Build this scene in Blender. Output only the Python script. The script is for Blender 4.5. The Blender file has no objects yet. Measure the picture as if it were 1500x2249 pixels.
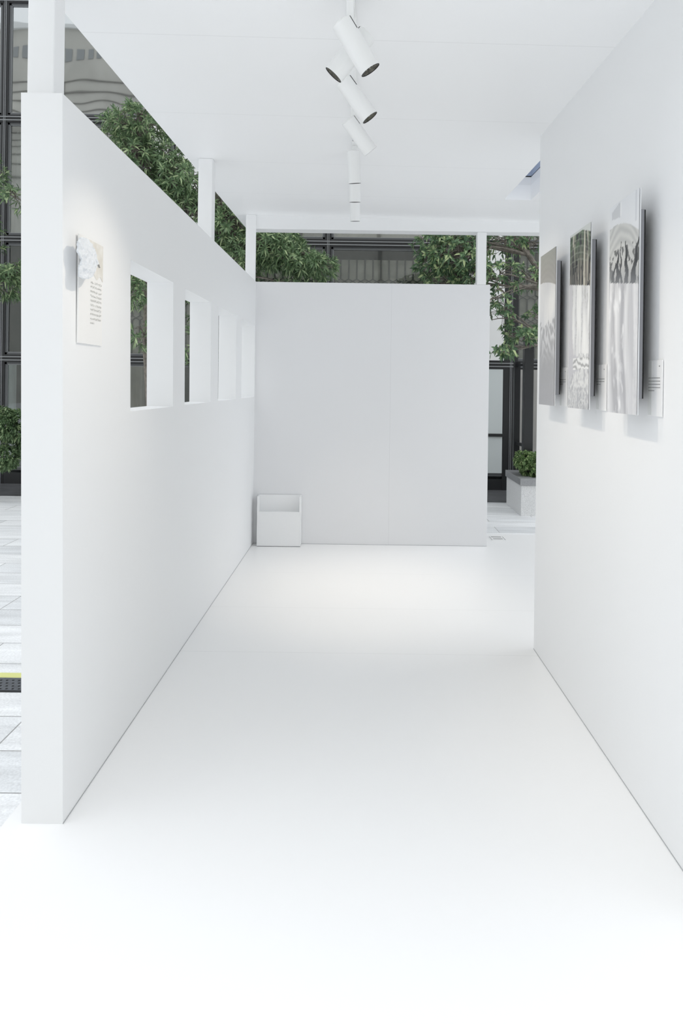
import bpy, bmesh, math, random
from mathutils import Vector, Matrix, noise
SC = bpy.context.scene
COL = SC.collection
random.seed(7)

# ------------------------------------------------------------------ camera
F, VX, VY, RR, EYE = 1500.0, 791.0, 843.0, 0.0135, 1.5     # focal length in px, principal point, roll, eye height
cd = bpy.data.cameras.new('camera'); cam = bpy.data.objects.new('camera', cd); COL.objects.link(cam)
cd.sensor_fit = 'VERTICAL'; cd.sensor_height = 36; cd.sensor_width = 24
cd.lens = F / 2249 * 36
cd.shift_x = (750 - VX) / 2249; cd.shift_y = (VY - 1124.5) / 2249
c_, s_ = math.cos(RR), math.sin(RR)
cam.matrix_world = Matrix(((c_, -s_, 0, 0), (0, 0, -1, 0), (s_, c_, 0, EYE), (0, 0, 0, 1)))
cd.clip_start = 0.05; cd.clip_end = 300
SC.camera = cam

# ------------------------------------------------------------------ sky, exposure
w = bpy.data.worlds.new('overcast_sky'); SC.world = w; w.use_nodes = True
nt = w.node_tree; nt.nodes.clear()
wo = nt.nodes.new('ShaderNodeOutputWorld'); bg = nt.nodes.new('ShaderNodeBackground')
tc = nt.nodes.new('ShaderNodeTexCoord'); sx = nt.nodes.new('ShaderNodeSeparateXYZ')
cr = nt.nodes.new('ShaderNodeValToRGB')
cr.color_ramp.elements[0].position = 0.0; cr.color_ramp.elements[0].color = (.40, .43, .455, 1)
cr.color_ramp.elements[1].position = 1.0; cr.color_ramp.elements[1].color = (.95, .975, 1.0, 1)
nt.links.new(tc.outputs['Generated'], sx.inputs[0]); nt.links.new(sx.outputs[2], cr.inputs[0])
nt.links.new(cr.outputs[0], bg.inputs[0]); bg.inputs[1].default_value = 2.16
nt.links.new(bg.outputs[0], wo.inputs[0])
SPOT_W = 26.0
SC.view_settings.view_transform = 'Standard'; SC.view_settings.look = 'None'
SC.view_settings.gamma = 1; SC.view_settings.use_curve_mapping = False
SC.view_settings.exposure = -0.10
try:
    SC.cycles.diffuse_bounces = 8; SC.cycles.max_bounces = 14; SC.cycles.transparent_max_bounces = 16
except Exception:
    pass

# ------------------------------------------------------------------ helpers
def at(px, py, Y):
    """world point at depth Y that shows at pixel px, py of the photograph"""
    a = (px - VX) + RR * (py - VY); b = (py - VY) - RR * (px - VX)
    return Vector((a * Y / F, Y, EYE - b * Y / F))

def tag(o, label=None, cat=None, group=None, kind=None):
    if label: o['label'] = label
    if cat: o['category'] = cat
    if group: o['group'] = group
    if kind: o['kind'] = kind
    return o

def empty(name, loc, label=None, cat=None, group=None, rz=0, kind=None):
    o = bpy.data.objects.new(name, None); COL.objects.link(o); o.location = loc; o.rotation_euler.z = rz
    o.empty_display_size = .05
    return tag(o, label, cat, group, kind)

class MB:
    def __init__(s): s.v = []; s.f = []; s.c = None
    def quad(s, a, b, c, d):
        n = len(s.v); s.v += [tuple(a), tuple(b), tuple(c), tuple(d)]; s.f.append((n, n+1, n+2, n+3)); return s
    def hexa(s, p):         # p: 8 points, bottom ring then top ring
        n = len(s.v); s.v += [tuple(q) for q in p]
        for f in ((3,2,1,0),(4,5,6,7),(0,1,5,4),(1,2,6,5),(2,3,7,6),(3,0,4,7)): s.f.append(tuple(n+i for i in f))
        return s
    def box(s, x0, x1, y0, y1, z0, z1):
        return s.hexa([(x0,y0,z0),(x1,y0,z0),(x1,y1,z0),(x0,y1,z0),(x0,y0,z1),(x1,y0,z1),(x1,y1,z1),(x0,y1,z1)])
    def tube(s, pts, rad, n=8, cap=True):
        pts = [Vector(p) for p in pts]; base = len(s.v); ref = None
        if not hasattr(rad, '__len__'): rad = [rad] * len(pts)
        for i, p in enumerate(pts):
            d = (pts[min(i+1, len(pts)-1)] - pts[max(i-1, 0)]).normalized()
            if ref is None: ref = Vector((0,0,1)) if abs(d.z) < .9 else Vector((1,0,0))
            a = (ref - d * ref.dot(d)).normalized(); b = d.cross(a); ref = a
            for k in range(n):
                t = 2*math.pi*k/n; s.v.append(tuple(p + (a*math.cos(t) + b*math.sin(t)) * rad[i]))
        for i in range(len(pts)-1):
            for k in range(n):
                q = base+i*n; s.f.append((q+k, q+(k+1)%n, q+n+(k+1)%n, q+n+k))
        if cap:
            s.f.append(tuple(base+k for k in reversed(range(n)))); q = base+(len(pts)-1)*n
            s.f.append(tuple(q+k for k in range(n)))
        return s
    def ring(s, c, ax, r_h, n=40, start=None):   # lathe: list of (radius, height along ax)
        c = Vector(c); ax = Vector(ax).normalized(); ref = Vector((0,0,1)) if abs(ax.z) < .9 else Vector((0,1,0))
        a = (ref - ax*ref.dot(ax)).normalized(); b = ax.cross(a); base = len(s.v)
        for r, h in r_h:
            for k in range(n):
                t = 2*math.pi*k/n; s.v.append(tuple(c + ax*h + (a*math.cos(t)+b*math.sin(t))*r))
        for i in range(len(r_h)-1):
            for k in range(n):
                q = base+i*n; s.f.append((q+k, q+(k+1)%n, q+n+(k+1)%n, q+n+k))
        return s
    def build(s, name, mat, parent=None, smooth=False, bevel=0, segs=2):
        me = bpy.data.meshes.new(name); me.from_pydata(s.v, [], s.f)
        bm = bmesh.new(); bm.from_mesh(me)
        if bevel: bmesh.ops.remove_doubles(bm, verts=bm.verts, dist=1e-5)
        bmesh.ops.recalc_face_normals(bm, faces=bm.faces); bm.to_mesh(me); bm.free()
        if mat: me.materials.append(mat)
        o = bpy.data.objects.new(name, me); COL.objects.link(o)
        if parent:
            o.parent = parent; o.matrix_parent_inverse = Matrix.Identity(4)
            root = parent; off = Vector((0,0,0)); rot = 0
        if bevel:
            m = o.modifiers.new('bevel', 'BEVEL'); m.width = bevel; m.segments = segs; m.limit_method = 'ANGLE'
        if smooth:
            me.shade_smooth()
            try: me.set_sharp_from_angle(angle=math.radians(35))
            except Exception: pass
        return o

def wbuild(mb, name, mat, parent, **k):
    """build from world coordinates under a parent that has only a location (possibly two levels up)"""
    off = Vector((0,0,0)); p = parent
    while p is not None: off += p.location; p = p.parent
    mb.v = [tuple(Vector(v) - off) for v in mb.v]
    return mb.build(name, mat, parent, **k)

def structure(o, label=None):
    o['kind'] = 'structure'
    if label: o['label'] = label
    return o

def holed(us, vs, holes, fn):
    """slab on a grid of lines with holes; fn(u, v, side) gives the point"""
    mb = MB(); idx = {}
    def P(i, j, k):
        if (i,j,k) not in idx: idx[(i,j,k)] = len(mb.v); mb.v.append(tuple(fn(us[i], vs[j], k)))
        return idx[(i,j,k)]
    nu, nv = len(us)-1, len(vs)-1
    solid = lambda i, j: 0 <= i < nu and 0 <= j < nv and (i,j) not in holes
    for i in range(nu):
        for j in range(nv):
            if not solid(i,j): continue
            for k in (0,1): mb.f.append((P(i,j,k),P(i+1,j,k),P(i+1,j+1,k),P(i,j+1,k)))
            if not solid(i-1,j): mb.f.append((P(i,j,0),P(i,j+1,0),P(i,j+1,1),P(i,j,1)))
            if not solid(i+1,j): mb.f.append((P(i+1,j,0),P(i+1,j+1,0),P(i+1,j+1,1),P(i+1,j,1)))
            if not solid(i,j-1): mb.f.append((P(i,j,0),P(i+1,j,0),P(i+1,j,1),P(i,j,1)))
            if not solid(i,j+1): mb.f.append((P(i,j+1,0),P(i+1,j+1,0),P(i+1,j+1,1),P(i,j+1,1)))
    return mb

# ------------------------------------------------------------------ materials
def mat(name, col, rough=.5, spec=.5, metal=0, noise_amt=0, nscale=20, bump=0, bscale=60, col2=None, **kw):
    m = bpy.data.materials.new(name); m.use_nodes = True; t = m.node_tree; b = t.nodes['Principled BSDF']
    b.inputs['Base Color'].default_value = (*col, 1); b.inputs['Roughness'].default_value = rough
    b.inputs['Specular IOR Level'].default_value = spec; b.inputs['Metallic'].default_value = metal
    for k, v in kw.items(): b.inputs[k].default_value = v
    if noise_amt or col2:
        co = t.nodes.new('ShaderNodeTexCoord'); n = t.nodes.new('ShaderNodeTexNoise'); n.inputs['Scale'].default_value = nscale
        n.inputs['Detail'].default_value = 5
        t.links.new(co.outputs['Object'], n.inputs['Vector']); r = t.nodes.new('ShaderNodeValToRGB')
        c2 = col2 or tuple(max(0, c*(1-noise_amt)) for c in col)
        r.color_ramp.elements[0].position = .35; r.color_ramp.elements[1].position = .65
        r.color_ramp.elements[0].color = (*c2, 1); r.color_ramp.elements[1].color = (*col, 1)
        t.links.new(n.outputs['Fac'], r.inputs[0]); t.links.new(r.outputs[0], b.inputs['Base Color'])
    if bump:
        co = t.nodes.new('ShaderNodeTexCoord'); n = t.nodes.new('ShaderNodeTexNoise'); n.inputs['Scale'].default_value = bscale
        bp = t.nodes.new('ShaderNodeBump'); bp.inputs['Strength'].default_value = bump; bp.inputs['Distance'].default_value = .01
        t.links.new(co.outputs['Object'], n.inputs['Vector']); t.links.new(n.outputs['Fac'], bp.inputs['Height'])
        t.links.new(bp.outputs[0], b.inputs['Normal'])
    return m

def seam_mat(name, col, axis_lines, rough=.55, dark=.80, spec=.3):
    """painted board with thin panel joints; axis_lines = [(axis index, position, half width)]"""
    m = mat(name, col, rough, spec); t = m.node_tree; b = t.nodes['Principled BSDF']
    co = t.nodes.new('ShaderNodeTexCoord'); s = t.nodes.new('ShaderNodeSeparateXYZ'); t.links.new(co.outputs['Object'], s.inputs[0])
    prev = None
    for ax, pos, hw in axis_lines:
        c = t.nodes.new('ShaderNodeMath'); c.operation = 'COMPARE'; c.inputs[1].default_value = pos; c.inputs[2].default_value = hw
        t.links.new(s.outputs[ax], c.inputs[0])
        if prev is None: prev = c
        else:
            a = t.nodes.new('ShaderNodeMath'); a.operation = 'MAXIMUM'; t.links.new(prev.outputs[0], a.inputs[0]); t.links.new(c.outputs[0], a.inputs[1]); prev = a
    mx = t.nodes.new('ShaderNodeMix'); mx.data_type = 'RGBA'; mx.inputs['A'].default_value = (*col, 1)
    mx.inputs['B'].default_value = (*[k*dark for k in col], 1)
    t.links.new(prev.outputs[0], mx.inputs['Factor']); t.links.new(mx.outputs['Result'], b.inputs['Base Color'])
    return m

def attr_mat(name, rough=.35, spec=.4, bump=0):
    m = bpy.data.materials.new(name); m.use_nodes = True; t = m.node_tree; b = t.nodes['Principled BSDF']
    a = t.nodes.new('ShaderNodeVertexColor'); a.layer_name = 'picture'
    t.links.new(a.outputs[0], b.inputs['Base Color']); b.inputs['Roughness'].default_value = rough
    b.inputs['Specular IOR Level'].default_value = spec
    return m

def glass_mat(name, refl, tint, bumpy=.02):
    m = bpy.data.materials.new(name); m.use_nodes = True; t = m.node_tree; t.nodes.clear()
    o = t.nodes.new('ShaderNodeOutputMaterial'); mx = t.nodes.new('ShaderNodeMixShader'); tr = t.nodes.new('ShaderNodeBsdfTransparent')
    g = t.nodes.new('ShaderNodeBsdfGlossy'); g.inputs['Roughness'].default_value = .015; g.inputs['Color'].default_value = (.93, .95, .95, 1)
    tr.inputs[0].default_value = (*tint, 1); mx.inputs[0].default_value = refl
    co = t.nodes.new('ShaderNodeTexCoord'); n = t.nodes.new('ShaderNodeTexNoise'); n.inputs['Scale'].default_value = .9; n.inputs['Detail'].default_value = 1
    bp = t.nodes.new('ShaderNodeBump'); bp.inputs['Strength'].default_value = bumpy; bp.inputs['Distance'].default_value = 1
    t.links.new(co.outputs['Object'], n.inputs['Vector']); t.links.new(n.outputs[0], bp.inputs['Height']); t.links.new(bp.outputs[0], g.inputs['Normal'])
    t.links.new(tr.outputs[0], mx.inputs[1]); t.links.new(g.outputs[0], mx.inputs[2]); t.links.new(mx.outputs[0], o.inputs[0])
    return m

def leaf_mat(name, c_dark, c_mid, c_light):
    m = bpy.data.materials.new(name); m.use_nodes = True; t = m.node_tree; b = t.nodes['Principled BSDF']
    g = t.nodes.new('ShaderNodeNewGeometry'); r = t.nodes.new('ShaderNodeValToRGB')
    r.color_ramp.elements[0].color = (*c_dark, 1); r.color_ramp.elements[1].color = (*c_light, 1)
    e = r.color_ramp.elements.new(.72); e.color = (*c_mid, 1)
    t.links.new(g.outputs['Random Per Island'], r.inputs[0]); t.links.new(r.outputs[0], b.inputs['Base Color'])
    b.inputs['Roughness'].default_value = .42; b.inputs['Specular IOR Level'].default_value = .5
    o = t.nodes['Material Output']; tl = t.nodes.new('ShaderNodeBsdfTranslucent'); mx = t.nodes.new('ShaderNodeMixShader'); mx.inputs[0].default_value = .22
    t.links.new(r.outputs[0], tl.inputs[0]); t.links.new(b.outputs[0], mx.inputs[1]); t.links.new(tl.outputs[0], mx.inputs[2]); t.links.new(mx.outputs[0], o.inputs[0])
    return m

def paving_mat():
    m = mat('granite_paving', (.5,.5,.5), .6, .4); t = m.node_tree; b = t.nodes['Principled BSDF']
    co = t.nodes.new('ShaderNodeTexCoord'); br = t.nodes.new('ShaderNodeTexBrick')
    mp = t.nodes.new('ShaderNodeMapping'); mp.inputs['Location'].default_value = (.3, .06, 0)
    br.inputs['Color1'].default_value = (.86,.87,.88,1); br.inputs['Color2'].default_value = (.62,.64,.66,1); br.inputs['Mortar'].default_value = (.36,.36,.36,1)
    br.inputs['Scale'].default_value = 1; br.inputs['Brick Width'].default_value = .92; br.inputs['Row Height'].default_value = .30
    br.inputs['Mortar Size'].default_value = .0035; br.inputs['Mortar Smooth'].default_value = .1; br.inputs['Bias'].default_value = -.35; br.offset = .37
    n = t.nodes.new('ShaderNodeTexNoise'); n.inputs['Scale'].default_value = 90; n.inputs['Detail'].default_value = 6
    n2 = t.nodes.new('ShaderNodeTexNoise'); n2.inputs['Scale'].default_value = 2.2; n2.inputs['Detail'].default_value = 4
    mp2 = t.nodes.new('ShaderNodeMapping'); mp2.inputs['Scale'].default_value = (1, 6, 1)
    t.links.new(co.outputs['Object'], mp.inputs[0]); t.links.new(mp.outputs[0], br.inputs['Vector'])
    t.links.new(co.outputs['Object'], n.inputs['Vector']); t.links.new(co.outputs['Object'], mp2.inputs[0]); t.links.new(mp2.outputs[0], n2.inputs['Vector'])
    r = t.nodes.new('ShaderNodeMapRange'); r.inputs[1].default_value = .3; r.inputs[2].default_value = .7; r.inputs[3].default_value = .88; r.inputs[4].default_value = 1.1
    r2 = t.nodes.new('ShaderNodeMapRange'); r2.inputs[1].default_value = .3; r2.inputs[2].default_value = .7; r2.inputs[3].default_value = .88; r2.inputs[4].default_value = 1.1
    t.links.new(n.outputs[0], r.inputs[0]); t.links.new(n2.outputs[0], r2.inputs[0])
    mu = t.nodes.new('ShaderNodeMath'); mu.operation = 'MULTIPLY'; t.links.new(r.outputs[0], mu.inputs[0]); t.links.new(r2.outputs[0], mu.inputs[1])
    v = t.nodes.new('ShaderNodeVectorMath'); v.operation = 'SCALE'; t.links.new(br.outputs[0], v.inputs[0]); t.links.new(mu.outputs[0], v.inputs['Scale'])
    t.links.new(v.outputs[0], b.inputs['Base Color'])
    return m

WHITE = (.88, .885, .89)
M = {}
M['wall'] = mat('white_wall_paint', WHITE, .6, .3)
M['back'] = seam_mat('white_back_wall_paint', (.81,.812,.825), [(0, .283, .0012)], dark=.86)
M['ceiling'] = seam_mat('white_ceiling_board', (.93,.935,.94), [(1, 1.87, .0015), (1, 2.78, .0015), (1, 3.69, .0015), (1, 4.6, .0015), (1, 5.5, .0015)], dark=.86)
M['floor'] = seam_mat('white_floor_board', (.90,.90,.90), [(1, 4.56, .0012), (1, 3.80, .0014), (1, 5.4, .0008)], rough=.42, dark=.84, spec=.4)
M['post'] = mat('white_post_paint', (.88,.885,.89), .5, .3)
M['curb'] = mat('blue_grey_curb_shade', (.42,.48,.60), .6, .3)  # the blue grey is shade on the curb, put into its base colour
M['lamp'] = mat('white_lamp_enamel', (.88,.885,.88), .35, .5)
M['slot'] = mat('black_slot', (.012,.012,.012), .5, .3)
M['reflector'] = mat('lamp_reflector', (.16,.155,.13), .25, .5, metal=.6, noise_amt=.6, nscale=70)
M['led'] = mat('led_lens', (.75,.73,.66), .15, .6)
M['detail'] = mat('adapter_grey', (.42,.43,.44), .5, .4)
M['acrylic'] = mat('panel_edge_acrylic', (.80,.81,.83), .2, .5)
M['backing'] = mat('grey_backing', (.34,.345,.37), .55, .3)
M['placard'] = mat('placard_card', (.90,.90,.90), .4, .4)
M['band'] = mat('placard_band', (.76,.77,.755), .4, .4)
M['ink'] = mat('grey_ink', (.34,.34,.34), .6, .2)
M['ink_light'] = mat('pale_ink', (.50,.50,.48), .6, .2)
M['board'] = mat('notice_card', (.89,.885,.875), .5, .3)
M['paper'] = mat('torn_paper', (.74,.765,.80), .8, .2, bump=.7, bscale=55)
M['picture'] = attr_mat('printed_picture')
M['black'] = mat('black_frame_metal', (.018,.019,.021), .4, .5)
M['dark_grey'] = mat('dark_grey_sash', (.10,.105,.11), .4, .5)
M['grey_metal'] = mat('grey_trim_metal', (.30,.31,.32), .35, .5, metal=.4)
M['dark_room'] = mat('dark_interior', (.045,.046,.045), .7, .3)
M['brown'] = mat('brown_panel', (.46,.41,.345), .6, .3, noise_amt=.35, nscale=5)
M['lattice'] = mat('dark_lattice', (.06,.055,.05), .5, .3)
M['curtain'] = mat('grey_curtain', (.55,.56,.54), .8, .2)
M['taupe_wall'] = mat('warm_grey_wall', (.40,.39,.37), .7, .3, noise_amt=.12, nscale=3)
M['cream'] = mat('cream_wall', (.80,.80,.79), .7, .3)
M['frosted'] = mat('frosted_pane', (.62,.66,.66), .3, .5)
M['glass'] = glass_mat('facade_glass', .09, (.82,.85,.85), .006)
M['glass_mid'] = glass_mat('middle_facade_glass', .26, (.78,.80,.79), .007)
M['glass_top'] = glass_mat('upper_facade_glass', .50, (.45,.48,.48), .007)
M['dark_pave'] = mat('dark_ground_strip', (.10,.102,.108), .45, .4, noise_amt=.25, nscale=6)
M['paving'] = paving_mat()
M['drain'] = mat('drain_cover', (.13,.14,.155), .5, .4, noise_amt=.3, nscale=60)
M['yellow'] = mat('yellow_line_paint', (.72,.73,.30), .6, .3)
M['granite'] = mat('flamed_granite', (.86,.86,.86), .75, .3, col2=(.62,.62,.62), nscale=120, bump=.3, bscale=150)
M['coping'] = mat('granite_coping', (.36,.365,.375), .35, .5, noise_amt=.2, nscale=90)
M['soil'] = mat('soil', (.05,.04,.03), .9, .2)
M['bark'] = mat('bark', (.26,.235,.205), .85, .2, noise_amt=.45, nscale=25, bump=.6, bscale=60)
M['leaf'] = leaf_mat('lance_leaf', (.07,.125,.06), (.22,.33,.17), (.55,.66,.38))
M['leaf2'] = leaf_mat('glossy_leaf', (.06,.12,.065), (.17,.28,.14), (.58,.68,.36))
M['hedge_leaf'] = leaf_mat('hedge_leaf', (.10,.18,.07), (.27,.40,.17), (.58,.68,.36))
M['stone'] = mat('beige_stone', (.62,.60,.55), .8, .2, noise_amt=.15, nscale=.5)
M['stone_line'] = mat('facade_joint', (.28,.27,.25), .8, .2)
M['window_dark'] = mat('distant_window', (.32,.33,.33), .3, .5)

# ------------------------------------------------------------------ large structure: floor, walls, ceiling
GZ = -.10      # paving level, the white deck stands above it
structure(MB().box(-40, 40, -24, 9.35, GZ-.2, GZ).build('ground', M['paving']), 'pale granite paving around the white deck')
structure(MB().box(-40, 40, 9.35, 30, GZ-.2, GZ+.0).build('ground_strip', M['dark_pave']), 'dark ground strip at the foot of the glass building')  # ground coloured darker from the foot of the facade backwards
structure(MB().box(-1.185, 2.3, -1.6, 6.90, GZ, 0).build('floor', M['floor'], bevel=.003), 'white painted deck floor')

Y0, Y1 = 2.306, 6.37           # left wall
WT = .140
def lx(y, z):                   # inner face of the left wall, leaning slightly outward at its front end
    t = (y - Y0) / (Y1 - Y0); return -.984 + .004*t - .034*(1-t)*(z/2.45) - .004*t*(z/2.45)
def ltop(y): return 2.468 - .028*(y-Y0)/(Y1-Y0)
wins = [(2.976, 3.640), (3.877, 4.530), (4.765, 5.428), (5.672, 6.345)]
us = [Y0] + [q for p in wins for q in p] + [Y1+.14]
vs = [0, 1.366, 2.026, 2.468]
def lw(u, v, k):
    z = v if v < 2.4 else ltop(min(u, Y1))
    return (lx(min(u, Y1), z) - (WT if k else 0), u, z)
structure(holed(us, vs, {(1,1),(3,1),(5,1),(7,1)}, lw).build('wall_left', M['wall']), 'white left wall with four square openings')

BX = -.986
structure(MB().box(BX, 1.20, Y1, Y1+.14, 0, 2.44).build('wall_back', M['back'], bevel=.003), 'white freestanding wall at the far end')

def zc(x, y): return 2.785 + .041*y - .015*x
RY0, RY1 = 1.9, 3.90
mb = MB()
def rxx(y): return 1.025 - .014*(y-RY0)/(RY1-RY0)
mb.hexa([(rxx(RY0),RY0,0),(rxx(RY0)+.14,RY0,0),(rxx(RY1)+.14,RY1,0),(rxx(RY1),RY1,0),
         (rxx(RY0),RY0,zc(1.02,RY0)),(rxx(RY0)+.14,RY0,zc(1.16,RY0)),(rxx(RY1)+.14,RY1,zc(1.15,RY1)),(rxx(RY1),RY1,zc(1.01,RY1))])
structure(mb.build('wall_right', M['wall']), 'white right wall carrying three pictures')

RF, RB, RT = 1.95, 7.05, .12     # roof front, back, thickness
def cl(u, v, k):
    x = u
    if u < -1: x = -1.148 - .052*(v-RF)/(RB-RF)
    if v > 7: v = RB - .20*(x+1.2)
    return (x, v, zc(x, v) + (RT if k else 0))
structure(holed([-1.15, 1.135, 1.345, 1.72], [RF, 3.96, 5.47, RB], {(1,1)}, cl).build('ceiling', M['ceiling']), 'white flat canopy ceiling with a roof opening')
# roof opening: white upstand, shadow gap, curb with its bluish shade coloured in
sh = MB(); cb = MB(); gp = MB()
def shaft(m, o, a, b, th=.03):
    x0, x1, y0, y1 = 1.135-o, 1.345+o, 3.96-o, 5.47+o
    zz = lambda x, y, h: zc(x, y) + h
    def wall(xa, xb, ya, yb):
        m.hexa([(xa,ya,zz(xa,ya,a)),(xb,ya,zz(xb,ya,a)),(xb,yb,zz(xb,yb,a)),(xa,yb,zz(xa,yb,a)),
                (xa,ya,zz(xa,ya,b)),(xb,ya,zz(xb,ya,b)),(xb,yb,zz(xb,yb,b)),(xa,yb,zz(xa,yb,b))])
    wall(x0-th, x0, y0-th, y1+th); wall(x1, x1+th, y0-th, y1+th); wall(x0, x1, y0-th, y0); wall(x0, x1, y1, y1+th)
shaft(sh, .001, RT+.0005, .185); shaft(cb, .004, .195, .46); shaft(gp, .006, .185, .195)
wroot = structure(empty('window_1', (1.24, 4.7, zc(1.24, 4.7))), 'square edged roof opening above the passage')
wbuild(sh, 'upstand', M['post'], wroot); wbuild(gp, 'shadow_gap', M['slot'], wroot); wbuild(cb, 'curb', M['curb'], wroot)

for nm, pts in (('trim_2', [(lx(Y0,0), Y0), (lx(Y1,0), Y1)]), ('trim_3', [(rxx(RY0)-.0016, RY0), (rxx(RY1)-.0016, RY1)]), ('trim_4', [(BX+.01, Y1-.0016), (1.20, Y1-.0016)])):
    (xa, ya), (xb_, yb) = pts; e = .0015; dx, dy = (e, 0) if nm != 'trim_4' else (0, e)
    structure(MB().hexa([(xa,ya,0),(xa+dx,ya+dy,0),(xb_+dx,yb+dy,0),(xb_,yb,0),(xa,ya,.0028),(xa+dx,ya+dy,.0035),(xb_+dx,yb+dy,.0028),(xb_,yb,.0028)]).build(nm, M['detail']), 'thin grey joint line where a wall meets the deck')
# beam across the far end
bm_ = MB().hexa([(-1.082,Y1-.005,2.932),(1.70,Y1-.005,2.932),(1.70,Y1+.15,2.932),(-1.082,Y1+.15,2.932),(-1.082,Y1-.005,zc(-1.082,Y1)+.004),(1.70,Y1-.005,zc(1.7,Y1)+.004),(1.70,Y1+.15,zc(1.7,Y1)+.01),(-1.082,Y1+.15,zc(-1.082,Y1)+.01)])
structure(bm_.build('trim_1', M['post'], bevel=.003), 'white beam across the far end of the canopy')

def post(x0, x1, y0, y1, z0, z1, label, plate=False):
    r = empty('post', ((x0+x1)/2, (y0+y1)/2, z0), label, 'post', 'white posts carrying the canopy')
    def zt(x, y): return (z1 if z1 else zc(x, y)) - .0005
    m = MB().hexa([(x0,y0,z0),(x1,y0,z0),(x1,y1,z0),(x0,y1,z0),(x0,y0,zt(x0,y0)),(x1,y0,zt(x1,y0)),(x1,y1,zt(x1,y1)),(x0,y1,zt(x0,y1))])
    wbuild(m, 'shaft', M['post'], r, bevel=.004)
    if plate: wbuild(MB().box(x0-.003, x1+.012, y0-.004, y1+.004, z0, z0+.008), 'base_plate', M['post'], r, bevel=.002)
post(-1.158, -1.066, 2.345, 2.430, 2.468, None, 'white square post at the near end of the left wall', True)
post(-1.095, -1.001, 4.54, 4.634, 2.4525, None, 'white square post halfway along the left wall top')
post(-1.082, -.988, 6.345, 6.369, 2.4405, None, 'white square post in the far corner above the left wall')
post(1.075, 1.162, 6.371, 6.45, 2.4405, 2.932, 'white square post on the far wall near its right end')

# ------------------------------------------------------------------ track and spotlights
TX = -.052
tr = empty('light_track', (TX, 3.5, zc(TX, 3.5)), 'white ceiling track running down the middle of the canopy', 'light track')
m = MB(); 
def sl(xa, xb, ya, yb, h0, h1, mm):
    mm.hexa([(xa,ya,zc(TX,ya)-h1),(xb,ya,zc(TX,ya)-h1),(xb,yb,zc(TX,yb)-h1),(xa,yb,zc(TX,yb)-h1),
             (xa,ya,zc(TX,ya)-h0),(xb,ya,zc(TX,ya)-h0),(xb,yb,zc(TX,yb)-h0),(xa,yb,zc(TX,yb)-h0)])
sl(TX-.018, TX-.006, 2.05, 5.45, .0, .022, m); sl(TX+.006, TX+.018, 2.05, 5.45, .0, .022, m)
wbuild(m, 'rail', M['lamp'], tr)
m = MB(); sl(TX-.006, TX+.006, 2.05, 5.45, .0, .008, m); wbuild(m, 'conductor_channel', M['detail'], tr)

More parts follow.
